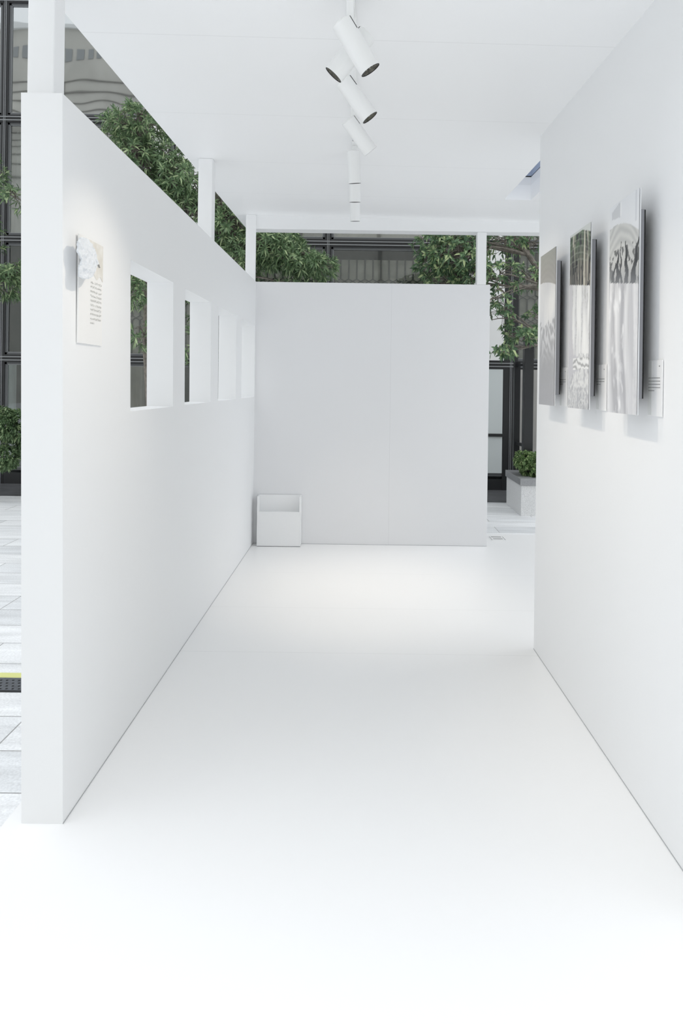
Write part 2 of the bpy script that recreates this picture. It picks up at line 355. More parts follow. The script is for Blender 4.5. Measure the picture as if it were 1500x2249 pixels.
LD, LL = .0375, .185            # radius, length of a lamp body
def spotlight(T, n, label, aim_w):
    T = Vector(T); n = Vector(n).normalized()
    py = T.y + n.y*.03
    r = empty('spotlight', (TX, py, zc(TX, py)-.026), label, 'spotlight', 'white cylinder spotlights on the track')
    zt = zc(TX, py) - .0265
    a = MB().box(TX-.0165, TX+.0165, py-.062, py+.062, zt-.022, zt); ad = wbuild(a, 'adapter', M['lamp'], r, bevel=.003)
    g = MB()
    for k in range(5): g.box(TX-.0125+k*.0055, TX-.0095+k*.0055, py-.0632, py-.0618, zt-.017, zt-.006)
    wbuild(g, 'vent_slots', M['detail'], ad)
    # stem down to the upper flank of the body
    P = T + n*.028
    side = Vector((0,0,1)) - n*n.z
    side = side.normalized() if side.length > .3 else Vector((0,0,0))
    end = P + side*(LD-.008)
    zb = min(end.z, zt-.03)
    st = MB().box(TX-.012, TX+.012, py-.012, py+.012, zb, zt-.022)
    st.tube([(TX, py, zb+.004), tuple(end - side*.012)], .0085, 10)
    wbuild(st, 'stem', M['lamp'], r, bevel=.002)
    b = MB().ring(T, n, [(.001,.0),(LD-.004,.0),(LD,.004),(LD,LL-.0006),(LD-.0006,LL),(LD-.0012,LL),(LD-.0012,LL-.02)], 56)
    wbuild(b, 'housing', M['lamp'], r, smooth=True)
    if side.length > .5:
        s = MB(); tv = Vector((0,-.92,-.38)); tv = (tv - n*tv.dot(n)).normalized()
        sd_ = (side*.72 + tv*.55).normalized(); q = n.cross(sd_).normalized()*.0024
        c0 = T + n*.0035 + sd_*(LD-.006); c1 = T + n*.050 + sd_*(LD-.006)
        s.hexa([c0-q, c0+q, c1+q, c1-q, c0-q+sd_*.0066, c0+q+sd_*.0066, c1+q+sd_*.0066, c1-q+sd_*.0066])
        wbuild(s, 'slot', M['slot'], r)
    rf = MB().ring(T, n, [(.0005,LL-.012),(LD*.45,LL-.013),(LD*.8,LL-.008),(LD-.0028,LL-.0015)], 48)
    ro = wbuild(rf, 'reflector', M['reflector'], r, smooth=True)
    wbuild(MB().ring(T, n, [(LD-.0014,LL-.012),(LD-.0014,LL+.0006),(LD-.0030,LL+.0006),(LD-.0030,LL-.002)], 48), 'bezel', M['slot'], r, smooth=True)
    e = MB(); ref = n.cross(Vector((0,1,0))).normalized(); ref2 = n.cross(ref)
    for rad, cnt in ((.0, 1), (.011, 6), (.021, 10)):
        for k in range(cnt):
            t = 2*math.pi*k/cnt; c = T + n*(LL-.0118) + (ref*math.cos(t)+ref2*math.sin(t))*rad
            e.ring(c, n, [(.0022, -.002), (.0022, .0005), (.0002, .0012)], 8)
    wbuild(e, 'led_array', M['led'], ro)
    if aim_w:
        ld = bpy.data.lights.new('spot_beam', 'SPOT'); ld.energy = aim_w; ld.spot_size = math.radians(60 if n.x < -.3 else (68 if n.x > .3 else 54)); ld.spot_blend = 1.0
        ld.color = (1, .89, .74); ld.shadow_soft_size = .022
        lo = bpy.data.objects.new('spot_beam', ld); COL.objects.link(lo); lo.parent = r
        lo.location = T + n*(LL+.004) - Vector(r.location); lo.rotation_euler = (-n).to_track_quat('Z', 'Y').to_euler()
    return r
SP = [((750,49,2.34), (.55,.11,-.83), 'nearest white cylinder spotlight, turned down towards the right wall', SPOT_W*.75),
      ((806.5,74.5,2.44), (-.64,.10,-.75), 'white cylinder spotlight crossing behind the nearest one, turned towards the left wall', SPOT_W*.85),
      ((755,177.7,2.85), (.60,.07,-.79), 'white cylinder spotlight turned right, its dark lens showing, just below the crossed pair', SPOT_W*.7),
      ((764,263,3.35), (.62,.27,-.74), 'white cylinder spotlight turned right with its lens hidden from view', SPOT_W*.7),
      ((776,331,4.02), (.06,.23,-.97), 'nearest of the three white spotlights pointing down', SPOT_W*1.4),
      ((779,379,4.41), (.02,.20,-.98), 'middle one of the three white spotlights pointing down', SPOT_W*1.2),
      ((779.5,430,5.10), (.02,.18,-.98), 'farthest white spotlight, pointing down near the far beam', SPOT_W*1.2)]
for (px, py, Y), n, lab, wt in SP: spotlight(at(px, py, Y), n, lab, wt)

# ------------------------------------------------------------------ pictures on the right wall
def fbm(x, y, o=4): return noise.fractal(Vector((x, y, 3.1)), 1.0, 2.0, o)
def mixc(a, b, t): t = max(0, min(1, t)); return tuple(a[i]*(1-t)+b[i]*t for i in range(3))
def pic1(u, v):       # u 0 far edge .. 1 near edge, v 0 bottom .. 1 top
    line = .815 - .054*u + .012*(1-(2*u-1)**2)
    if v > line:
        c = (.40,.385,.36); k = .5+.5*math.sin(150*(v+.05*u+.25*(u-.5)**2)); c = mixc(c, (.50,.48,.45), .30*k)
        return mixc(c, (.41,.42,.37), (v-.86)*4)
    ridge = .50 + .045*abs(math.sin(u*8+.6)) + .05*fbm(u*9, 2)
    if v > ridge: return mixc((.80,.79,.77), (.66,.66,.67), .35+.8*fbm(u*2, v*3) + (.5*(ridge+.10-v)/.1 if v < ridge+.10 else 0))
    st = math.sin(75*(v + .55*abs(u-.30) - (.35*u if u > .5 else 0)) + 5*fbm(u*4, v*7))
    c = mixc((.36,.36,.37), (.68,.68,.69), (.5+.5*st)*max(0,min(1,(v-.26)*5)) + .2*fbm(u*6, v*9))
    return mixc(c, (.39,.39,.41), (.30-v)*3)
def pic2(u, v):
    line = .715 - .053*u
    if v > .985 - .10*max(0, u-.65): return (.62,.64,.62)
    if v > line:
        s = fbm(u*7+9, v*1.3+3, 5) + .5*fbm(u*30, v*5, 3); c = mixc((.04,.045,.045), (.27,.25,.22), .42+1.1*s)
        gr = max(0, (v-.78)/.18); c = mixc(c, (.09,.15,.08), gr*(.6+.9*fbm(u*20, v*30)))
        tr = fbm(u*13+2+.2*math.sin(v*9), v*1.1, 3)
        if tr > .27: c = mixc(c, (.60,.57,.48), min(.85, (tr-.27)*9))
        if fbm(u*9, v*8+5) < -.30: c = (.03,.03,.035)
        a = math.sin(170*(v+.05*u+.12*(u-.5)**2)); return mixc(c, (.50,.54,.46), .22 if a > .75 and v > .8 else 0)
    if v > .30 + .02*fbm(u*8, 1):
        s = fbm(u*10+.3*fbm(u*4, v*8), v*2.0, 5); c = mixc((.62,.62,.63), (.86,.86,.845), .62+1.5*s)
        if u < .16 + .35*max(0, .47-v)*1.5: c = (.58,.57,.59)
        return mixc(c, (.44,.44,.43), .8) if -.42 < s < -.36 else c
    if v > .215 and u > .24 and .215 < v < .285:
        return mixc((.40,.40,.40), (.84,.84,.83), .62+.9*math.sin(150*(v+.05*u)+5*fbm(u*5, v*9)))
    blob = (u-.42)**2/.16 + (v-.10)**2/.0115
    if blob > 1 and v > .12 and u < .5: return (.56,.555,.58)
    c = mixc((.80,.80,.785), (.48,.48,.50), .05+1.8*abs(fbm(u*7, v*16)))
    if v < .12: c = mixc(c, (.34,.35,.37), 1.5*abs(fbm(u*18+3, v*44))*(1-v*4))
    return c
def pic3(u, v):
    line = .633 - .054*u; arch = .890 - .078*u + .034*(1-(2*u-1)**2)
    if v > arch:
        c = (.77,.78,.80)
        if .08 < u < .38 and .935-.03*u < v < .995 - .1*max(0, .25-abs(u-.1)): c = (.60,.61,.63)
        if .38 <= u < .41 and .925 < v < .995: c = (.90,.90,.90)
        if .88 < u < .915 and v > .86: c = (.64,.65,.68)
        return c
    if v > line:
        a = math.sin(130*(v+.078*u+.11*(2*u-1)**2) + 2.5*fbm(u*2, v*3))
        c = mixc((.46,.465,.46), (.64,.64,.62), .5+.35*a*(1 if v > .75 else .2))
        d = 0
        for x0, k, w0, top in ((.30,.05,.045,.76), (.62,-.22,.04,.80), (.80,.9,.05,.79), (.12,1.1,.035,.72), (.42,-.1,.02,.81)):
            xx = x0 + k*(v-line) + .02*math.sin(v*70+x0*20); wd = 1.5*w0*(1.2-(v-line)/(top-line))
            if v < top and abs(u-xx) < max(.008, wd): d = max(d, .85)
        sc_ = fbm(u*9+4, v*16, 5)
        if sc_ > .15 and v < .78: d = max(d, .65)
        c = mixc(c, (.02,.022,.027), min(1, d*1.12))
        return mixc(c, (.30,.31,.33), .55*max(0, 1-(v-line)/.10))
    s = fbm(u*5 + v*1.5, v*1.6 - u*.8, 5); w_ = u + .30*math.sin(v*3.2) - .5*(1-u)*v
    fall = .5+.5*math.sin(17*w_ + 2.5*s)
    c = mixc((.44,.44,.46), (.78,.78,.79), .75*fall + .6*s)
    ed = abs(u - (.42 + .10*math.sin(v*5)))
    if ed < .12: c = mixc(c, (.40,.40,.43), .6*(1-ed/.12))
    if u > .72: c = mixc(c, (.66,.66,.68), .5)
    rg = fbm(u*4+v*9, v*3-u*6, 5)
    if u < .55 and v < .62: c = mixc(c, (.84,.84,.85), 1.6*max(0, rg-.12))
    if u > .86: c = mixc(c, (.80,.80,.80), .6*(.5+.5*fbm(u*20, v*40)))
    return c

def picture_panel(yn, yf, fn, label):
    """floating panel: yn near edge, yf far edge"""
    xf, z0, z1 = .951, 1.405, 2.186
    r = empty('wall_picture', (1.0, (yn+yf)/2, z0), label, 'picture', 'tall floating pictures on the right wall')
    wbuild(MB().box(xf, xf+.004, yn, yf, z0, z1), 'panel', M['acrylic'], r)
    NU, NV = 70, 200; me = bpy.data.meshes.new('print'); vs_, fs_, cs = [], [], []
    for j in range(NV+1):
        for i in range(NU+1):
            u, v = i/NU, j/NV; cs.append(fn(u, v))
            g = sum(cs[-1])/3; vs_.append((xf-.0012-.0015*g-1.0, (yf + (yn-yf)*u)-(yn+yf)/2, v*(z1-z0)))
    for j in range(NV):
        for i in range(NU):
            a = j*(NU+1)+i; fs_.append((a, a+1, a+NU+2, a+NU+1))
    me.from_pydata(vs_, [], fs_); me.materials.append(M['picture'])
    ca = me.color_attributes.new('picture', 'FLOAT_COLOR', 'POINT')
    for k, c in enumerate(cs): ca.data[k].color = (*c, 1)
    o = bpy.data.objects.new('print', me); COL.objects.link(o); o.parent = r
    wbuild(MB().box(xf+.0045, .989, yn+.055, yf-.055, z0+.055, z1-.06), 'backing_box', M['backing'], r)
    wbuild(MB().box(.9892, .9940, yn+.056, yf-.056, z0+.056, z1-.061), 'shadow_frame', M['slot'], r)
    wbuild(MB().box(.9942, 1.0108, yn+.13, yf-.07, z0+.12, z1-.12), 'wall_spacer', M['backing'], r)
picture_panel(3.341, 3.623, pic1, 'farthest tall picture, a grey band over white sky and feathery grey mountains')
picture_panel(2.836, 3.115, pic2, 'middle tall picture with dark green forest streaks over white falling streaks')
picture_panel(2.341, 2.618, pic3, 'nearest tall picture with dark tree shapes under an arch and grey flowing folds')

def glyph(mb, cx, cz, sz, put):
    for _ in range(3):
        if random.random() < .55: z = cz + random.uniform(-.4,.4)*sz; put(mb, cx-.42*sz, cx+.42*sz*random.uniform(.4,1), z-.045*sz, z+.055*sz)
        else: x = cx + random.uniform(-.35,.35)*sz; put(mb, x-.05*sz, x+.05*sz, cz-.42*sz, cz+.42*sz*random.uniform(.5,1))

def placard(yn, yf, rows, label):
    xw = rxx((yn+yf)/2); z0, z1 = 1.402, 1.595; wd = yf-yn
    r = empty('caption_placard', (xw, (yn+yf)/2, z0), label, 'placard', 'small caption placards beside the pictures')
    wbuild(MB().box(xw-.0055, xw-.0015, yn, yf, z0, z1), 'card', M['placard'], r, bevel=.0006)
    wbuild(MB().box(xw-.0062, xw-.0056, yf-.30*wd, yf-.05*wd, z0+.003, z1-.003), 'side_band', M['band'], r)
    t = MB(); px = xw-.0068
    def put(mb, a, b, c, d): mb.box(px, px+.0004, yf-b, yf-a, c, d)
    for k in range(rows):
        z = z0+.132-k*.0096*1.15; end = (.50 if k == rows-1 else .88)*wd; a = .10*wd
        while a < end:
            l = random.uniform(.004,.016); put(t, a, min(a+l, end), z-.0013, z+.0013); a += l+.0018
    put(t, .80*wd, .86*wd, z0+.170, z0+.174)
    wbuild(t, 'lettering', M['ink'], r)
placard(3.338, 3.456, 3, 'white caption placard between the farthest and middle pictures')
placard(2.815, 2.933, 3, 'white caption placard between the middle and nearest pictures')
placard(2.300, 2.416, 5, 'white caption placard right of the nearest picture, with five lines of text')

# ------------------------------------------------------------------ notice board and torn paper on the left wall
NB0, NB1 = 2.412, 2.636
xb = lx(2.52, 1.8) + .003
nb = empty('notice_board', (xb, 2.52, 1.632), 'cream notice board with grey text on the near part of the left wall', 'sign')
wbuild(MB().box(xb, xb+.006, NB0, NB1, 1.632, 2.018), 'card', M['board'], nb, bevel=.001)
hp = MB(); xq = xb+.0066
NU, NV = 20, 16
M['kraft'] = mat('pale_kraft_print', (.70,.675,.62), .7, .2, col2=(.80,.785,.75), nscale=16, bump=.5, bscale=18)
g = [[(xq+.0008*abs(fbm(i*.4, j*.4)), NB0+.085+(NB1-.002-NB0-.085)*i/NU, 1.885+.130*j/NV - (.008*math.sin(i*.7) if j == 0 else 0)) for i in range(NU+1)] for j in range(NV+1)]
for j in range(NV):
    for i in range(NU): hp.quad(g[j][i], g[j][i+1], g[j+1][i+1], g[j+1][i])
wbuild(hp, 'header_print', M['kraft'], nb)
t = MB()
def putl(mb, a, b, c, d): mb.box(xq+.0010, xq+.0014, a, b, c, d)
for k in range(3): glyph(t, 2.567+k*.016, 1.935, .020, putl)
wbuild(t, 'heading', M['ink'], nb)
t = MB()
for k in range(10):
    z = 1.862-k*.0167; n_ = 11 if k < 9 else 4
    for q in range(n_):
        if (k, q) in ((0,3),(2,7),(5,4)): continue
        glyph(t, 2.519+q*.0097, z, .0092, putl)
wbuild(t, 'lettering', M['ink_light'], nb)

# torn paper relief: crumpled thick sheet standing off the wall
outline = [(172,530),(178,521),(190,523),(200,534),(208,552),(214,566),(217,577),(212,588),(206,598),(201,607),(192,612),(184,612),(175,608),(174,590),(176,570),(171,550)]
XP = .040
def on_plane(px, py, X):      # point on the plane x = X
    a = (px-VX)+RR*(py-VY); Y = X*F/a; return at(px, py, Y)
ow = [on_plane(px, py, xb+XP) for px, py in outline]
bmk = bmesh.new()
vt = [bmk.verts.new(p) for p in ow]; fc = bmk.faces.new(vt)
bmesh.ops.triangulate(bmk, faces=[fc])
for _ in range(5):
    bmesh.ops.subdivide_edges(bmk, edges=[e for e in bmk.edges if e.calc_length() > .006], cuts=1, use_grid_fill=False)
    bmesh.ops.triangulate(bmk, faces=bmk.faces[:])
cen = sum(ow, Vector())/len(ow)
for v in bmk.verts:
    rr = noise.ridged_multi_fractal(Vector((v.co.y*42, v.co.z*30, 1.7)), 1.0, 2.1, 4, 1.0, 2.0)
    d = (v.co-cen).length; v.co.x += .0055*rr - .35*d*d/.1*.3
    v.co.y += .003*noise.noise(Vector((v.co.y*90, v.co.z*90, 0)))
me = bpy.data.meshes.new('torn_paper'); bmk.to_mesh(me); bmk.free(); me.materials.append(M['paper'])
tp = empty('torn_paper', (xb, cen.y, cen.z), 'crumpled torn white paper relief standing off the top left of the notice board', 'paper')
sheet = bpy.data.objects.new('crumpled_sheet', me); COL.objects.link(sheet); sheet.parent = tp; sheet.location = -Vector(tp.location)
md = sheet.modifiers.new('thick', 'SOLIDIFY'); md.thickness = .006; md.offset = 0
bk = MB().tube([(xb+.0069, cen.y+.012, cen.z+.01), (xb+XP-.004, cen.y+.012, cen.z+.01)], .004, 10)
wbuild(bk, 'spacer_pin', M['post'], tp)

# ------------------------------------------------------------------ open box in the far corner
bx = empty('display_box', (-.74, 6.30, 0), 'white open fronted box standing on the floor in the far left corner', 'box')
X0, X1, YA, YB, HB = -.928, -.528, 6.252, 6.366, .458
tk = .014
wbuild(MB().box(X0, X0+tk, YA, YB, .004, HB), 'side_panel', M['post'], bx, bevel=.001)
wbuild(MB().box(X1-tk, X1, YA, YB, .004, HB), 'side_panel', M['post'], bx, bevel=.001)
wbuild(MB().box(X0+tk, X1-tk, YB-tk, YB, .004, HB), 'back_panel', M['post'], bx, bevel=.001)
wbuild(MB().box(X0+tk, X1-tk, YA, YA+tk, .004, .318), 'front_panel', M['post'], bx, bevel=.001)
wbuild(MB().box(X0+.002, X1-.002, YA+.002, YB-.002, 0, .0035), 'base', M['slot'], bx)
wbuild(MB().box(X0+tk, X1-tk, YA+tk, YB-tk, .28, .292), 'inner_shelf', M['post'], bx)

# floor access cover on the bright strip beyond the far wall
fcv = empty('floor_cover', (1.37, 6.70, 0), 'small white floor access cover with dark slots beyond the far wall', 'floor cover')
wbuild(MB().box(1.290, 1.440, 6.600, 6.790, 0, .003), 'plate', M['placard'], fcv, bevel=.001)
t = MB().box(1.298, 1.303, 6.625, 6.775, .0032, .0042).box(1.428, 1.433, 6.625, 6.775, .0032, .0042).box(1.315, 1.413, 6.745, 6.772, .0032, .0042)
for k in range(9): t.box(1.322+k*.0105, 1.327+k*.0105, 6.655, 6.700, .0032, .0042)
wbuild(t, 'slots', M['ink'], fcv)

# ------------------------------------------------------------------ drain in the paving, left of the deck
dr = empty('drain_channel', (-3.2, 3.58, GZ), 'dark drain cover with yellow line across the paving left of the deck', 'drain')
wbuild(MB().box(-5.2, -1.19, 3.50, 3.65, GZ, GZ+.004), 'cover', M['drain'], dr)
t = MB()
for i in range(90):
    for j in range(4):
        x = -1.22-i*.032-(j%2)*.016; t.box(x-.010, x, 3.515+j*.033, 3.524+j*.033, GZ+.0042, GZ+.0052)
wbuild(t, 'perforations', M['slot'], dr)['kind'] = 'stuff'
wbuild(MB().box(-5.2, -1.19, 3.66, 3.715, GZ, GZ+.003), 'yellow_line', M['yellow'], dr)
wbuild(MB().box(-5.2, -1.19, 3.488, 3.499, GZ, GZ+.006), 'edge_rail', M['black'], dr)

# ------------------------------------------------------------------ glass fronted building behind
FY = 10.5
bl = empty('glass_building', (0, FY, GZ), 'dark framed glass fronted building behind the canopy and trees', 'building')
MX = [-13.2, -10.6, -8.0, -5.50, -2.92, -.52, 2.30, 4.8, 7.4, 10.0, 12.6]
TZ = [1.82, 3.65, 5.49, 7.32, 9.15]
for z in TZ:
    fr = MB().box(MX[0], MX[-1], FY-.05, FY+.03, z-.058, z+.058); fo = wbuild(fr, 'transom', M['black'], bl)
    st = MB(); 
    for dz in (-.028, .022): st.box(MX[0], MX[-1], FY-.062, FY-.051, z+dz-.006, z+dz+.008)
    wbuild(st, 'trim_strip', M['grey_metal'], fo)
for x in MX:
    wd = .05 if abs(x-2.3) > .1 else .11
    mo = wbuild(MB().box(x-wd, x+wd, FY-.045, FY+.05, GZ, 11), 'mullion', M['black'], bl)
    wbuild(MB().box(x-.012, x-.004, FY-.058, FY-.046, GZ, 11).box(x+.010, x+.018, FY-.058, FY-.046, GZ, 11), 'trim_strip', M['grey_metal'], mo)
rows = [(GZ+.16, TZ[0]), (TZ[0], TZ[1]), (TZ[1], TZ[2]), (TZ[2], TZ[3]), (TZ[3], TZ[4]), (TZ[4], 11)]
for i in range(len(MX)-1):
    for j, (a, b) in enumerate(rows):
        x0, x1 = MX[i]+.05, MX[i+1]-.05; a2, b2 = a+.06, b-.06
        p = wbuild(MB().box(x0+.04, x1-.04, FY-.004, FY+.004, a2+.03, b2-.03), 'glass_pane', M['glass_top'] if j >= 3 else (M['glass_mid'] if j == 2 else M['glass']), bl)
        f = MB(); t_ = .030
        f.box(x0, x1, FY-.03, FY+.01, a2-.01, a2+t_).box(x0, x1, FY-.03, FY+.01, b2-t_, b2+.01).box(x0, x0+t_, FY-.03, FY+.01, a2, b2).box(x1-t_, x1, FY-.03, FY+.01, a2, b2)
        wbuild(f, 'sash', M['dark_grey'], p)
        e = .008; g2 = MB().box(x0+t_, x1-t_, FY-.024, FY-.006, a2+t_, a2+t_+e).box(x0+t_, x1-t_, FY-.024, FY-.006, b2-t_-e, b2-t_).box(x0+t_, x0+t_+e, FY-.024, FY-.006, a2+t_, b2-t_).box(x1-t_-e, x1-t_, FY-.024, FY-.006, a2+t_, b2-t_)
        wbuild(g2, 'glazing_bead', M['grey_metal'], p)
wbuild(MB().box(MX[0], MX[-1], FY-.04, FY+.05, GZ, GZ+.17), 'plinth', M['black'], bl)
wbuild(MB().box(MX[0], MX[-1], FY+2.2, FY+2.4, GZ, 11), 'rear_wall', M['dark_room'], bl)
wbuild(MB().box(MX[0]-.1, MX[-1]+.1, FY-.06, FY+2.4, 11, 11.6), 'roof', M['black'], bl)
wbuild(MB().box(MX[0]-.3, MX[0], FY-.06, FY+2.4, GZ, 11), 'side_wall', M['black'], bl)
wbuild(MB().box(MX[-1], MX[-1]+.3, FY-.06, FY+2.4, GZ, 11), 'side_wall', M['black'], bl)
for z in (TZ[2]-.1,): wbuild(MB().box(MX[0], MX[-1], FY+.3, FY+2.2, z, z+.2), 'interior_slab', M['dark_room'], bl)

def lattice(x0, x1, z0, z1, y, name='lattice_screen'):
    s = wbuild(MB().box(x0, x1, y+.02, y+.05, z0, z1), name, M['brown'], bl)
    cw, hv, hp_ = .125, .30, .07; t = MB(); r = .011
    nrow = int((z1-z0)/(hv+hp_))+1; ncol = int((x1-x0)/cw)+1
    for k in range(nrow):
        zb = z1 - k*(hv+hp_)
        off = 0
        for c in range(ncol+1):
            x = x0 + c*cw
            if x > x1: break
            t.box(x-r, x+r, y, y+.02, max(z0, zb-hv), zb)
            zt_, zm = zb-hv, zb-hv-hp_
            if zm < z0: continue
            for sx_, ex in ((x, x+cw/2), (x+cw, x+cw/2)):
                if max(sx_, ex) > x1: continue
                dx = r*.9
                t.hexa([(sx_-dx,y,zt_),(sx_+dx,y,zt_),(sx_+dx,y+.02,zt_),(sx_-dx,y+.02,zt_),(ex-dx,y,zt_-hp_*.5),(ex+dx,y,zt_-hp_*.5),(ex+dx,y+.02,zt_-hp_*.5),(ex-dx,y+.02,zt_-hp_*.5)])
                t.hexa([(ex-dx,y,zt_-hp_*.5),(ex+dx,y,zt_-hp_*.5),(ex+dx,y+.02,zt_-hp_*.5),(ex-dx,y+.02,zt_-hp_*.5),(sx_-dx,y,zm),(sx_+dx,y,zm),(sx_+dx,y+.02,zm),(sx_-dx,y+.02,zm)])
    wbuild(t, 'lattice_bars', M['lattice'], s)
def curtain(x0, x1, z0, z1, y, m_='curtain', amp=.05, fr=26):
    mb = MB(); n_ = int((x1-x0)*40)
    pts = [(x0+(x1-x0)*k/n_, y+amp*math.sin(fr*(x1-x0)*k/n_+1.3*math.sin(k*.13))) for k in range(n_+1)]
    for k in range(n_):
        (xa,ya),(xb_,yb) = pts[k], pts[k+1]
        mb.hexa([(xa,ya,z0),(xb_,yb,z0),(xb_,yb+.01,z0),(xa,ya+.01,z0),(xa,ya,z1),(xb_,yb,z1),(xb_,yb+.01,z1),(xa,ya+.01,z1)])
    wbuild(mb, 'curtain', M[m_], bl, smooth=True)
lattice(-.45, 2.1, 1.9, 3.43, FY+.12)
lattice(-2.85, -.6, 1.9, 3.43, FY+.12)
lattice(2.45, 4.7, 1.9, 3.58, FY+.10)
lattice(2.45, 4.7, 3.72, 5.3, FY+.10)
lattice(-5.25, -3.0, 1.9, 3.2, FY+.3)
M['taupe'] = mat('taupe_curtain', (.62,.55,.47), .8, .2, noise_amt=.45, nscale=1.3)
curtain(-.40, 2.1, 3.75, 5.4, FY+.12, 'taupe', .04, 16)
curtain(-8.0, -5.15, 3.75, 5.4, FY+.30); curtain(-5.0, -3.6, 3.75, 5.4, FY+.30, 'taupe', .04, 16)
curtain(-7.6, -5.40, GZ+.2, 1.75, FY+.25); curtain(-4.6, -3.0, GZ+.2, 1.75, FY+.30, 'taupe')
for a in ((1.55, 2.188, 1.885, 3.585), (-3.32, -2.98, 4.2, 5.42), (-2.86, -2.45, 3.9, 5.42), (1.7, 2.188, 3.72, 4.6)):
    wbuild(MB().box(a[0], a[1], FY-.075, FY-.065, a[2], a[3]), 'wall_panel', M['cream'], bl)
wbuild(MB().box(1.55, 2.185, FY-.044, FY-.036, .16, 1.75), 'frosted_panel', M['frosted'], bl)
wbuild(MB().box(1.55, 2.20, FY-.065, FY-.0445, .72, .765), 'door_rail', M['black'], bl)
wbuild(MB().box(2.42, 4.7, FY-.075, FY-.06, GZ+.1, 1.75), 'grey_wall_panel', M['taupe_wall'], bl)

# building across the square: it shows mirrored in the upper glass
ob = empty('stone_building', (0, -22, GZ), 'pale stone building across the square mirrored in the upper glass', 'building')
wbuild(MB().box(-34, 30, -26, -22, GZ, 23.6), 'wall', M['stone'], ob)
t = MB()
for k in range(12): t.box(-34, 30, -22.0, -21.93, 13.6+k*.6, 13.65+k*.6)
wbuild(t, 'ledge', M['stone_line'], ob)
t = MB()
for k in range(13): t.box(-34+k*5, -33.8+k*5, -22.0, -21.92, 7, 20.2)
wbuild(t, 'pilaster', M['stone_line'], ob)
for rowz in (21.2,):
    for k in range(24):
        x = -27+k*.72; wbuild(MB().box(x, x+.42, -22.0, -21.95, rowz+.4, rowz+1.15), 'window', M['window_dark'], ob)
wbuild(MB().box(-34.2, 30.2, -26.2, -21.8, 23.6, 23.9), 'cornice', M['cream'], ob)

# ------------------------------------------------------------------ planter, black frame and hedge beyond the far wall
pl = empty('granite_planter', (2.75, 9.0, GZ), 'grey granite planter with dark coping right of the far wall', 'planter')
wbuild(MB().box(2.0, 4.6, 8.41, 9.25, GZ, GZ+.375), 'body', M['granite'], pl, bevel=.004)
c = MB().box(1.985, 4.6, 8.395, 8.52, GZ+.376, GZ+.46).box(1.985, 4.6, 9.14, 9.265, GZ+.376, GZ+.46).box(1.985, 2.16, 8.521, 9.139, GZ+.376, GZ+.46)
wbuild(c, 'coping', M['coping'], pl, bevel=.003)
wbuild(MB().box(2.161, 4.6, 8.521, 9.139, GZ+.376, GZ+.43), 'soil', M['soil'], pl)
fm = empty('black_steel_frame', (2.15, 9.0, GZ+.43), 'black steel frame of two uprights standing behind the hedge', 'frame')
wbuild(MB().box(2.095, 2.175, 9.27, 9.35, GZ, 1.83), 'upright', M['black'], fm, bevel=.002)
wbuild(MB().box(2.13, 2.25, 8.86, 8.97, GZ+.432, 2.25), 'upright', M['black'], fm, bevel=.002)
for z in (1.76, .70): wbuild(MB().hexa([(2.12,9.27,z),(2.15,9.27,z),(2.20,8.97,z),(2.16,8.97,z),(2.12,9.27,z+.04),(2.15,9.27,z+.04),(2.20,8.97,z+.04),(2.16,8.97,z+.04)]), 'rung', M['black'], fm)

# ------------------------------------------------------------------ foliage
def leaf(mb, p, d, up, L, W):
    """folded lance leaf from p along d, drooping at its tip"""
    d = d.normalized(); s = d.cross(up)
    if s.length < 1e-3: s = d.cross(Vector((1,0,0)))
    s.normalize(); n = s.cross(d).normalized(); k = len(mb.v)
    a = p + d*L*.35 + n*L*.04; b = p + d*L*.7 - Vector((0,0,L*.08)); t = p + d*L - Vector((0,0,L*.22))
    lift = n*W*.25
    mb.v += [tuple(q) for q in (p, a + s*W*.5 + lift, a, a - s*W*.5 + lift, b + s*W*.38 + lift, b, b - s*W*.38 + lift, t)]
    mb.f += [(k,k+2,k+1),(k,k+3,k+2),(k+1,k+2,k+5,k+4),(k+2,k+3,k+6,k+5),(k+4,k+5,k+7),(k+5,k+6,k+7)]

def rnd_dir(): 
    while True:
        v = Vector((random.uniform(-1,1), random.uniform(-1,1), random.uniform(-1,1)))
        if .05 < v.length < 1: return v.normalized()

def bend(a, b, sag, n=6):
    a = Vector(a); b = Vector(b); j = rnd_dir()*(b-a).length*.08
    return [a.lerp(b, t/n) + j*math.sin(math.pi*t/n) + Vector((0,0,sag*math.sin(math.pi*t/n))) for t in range(n+1)]

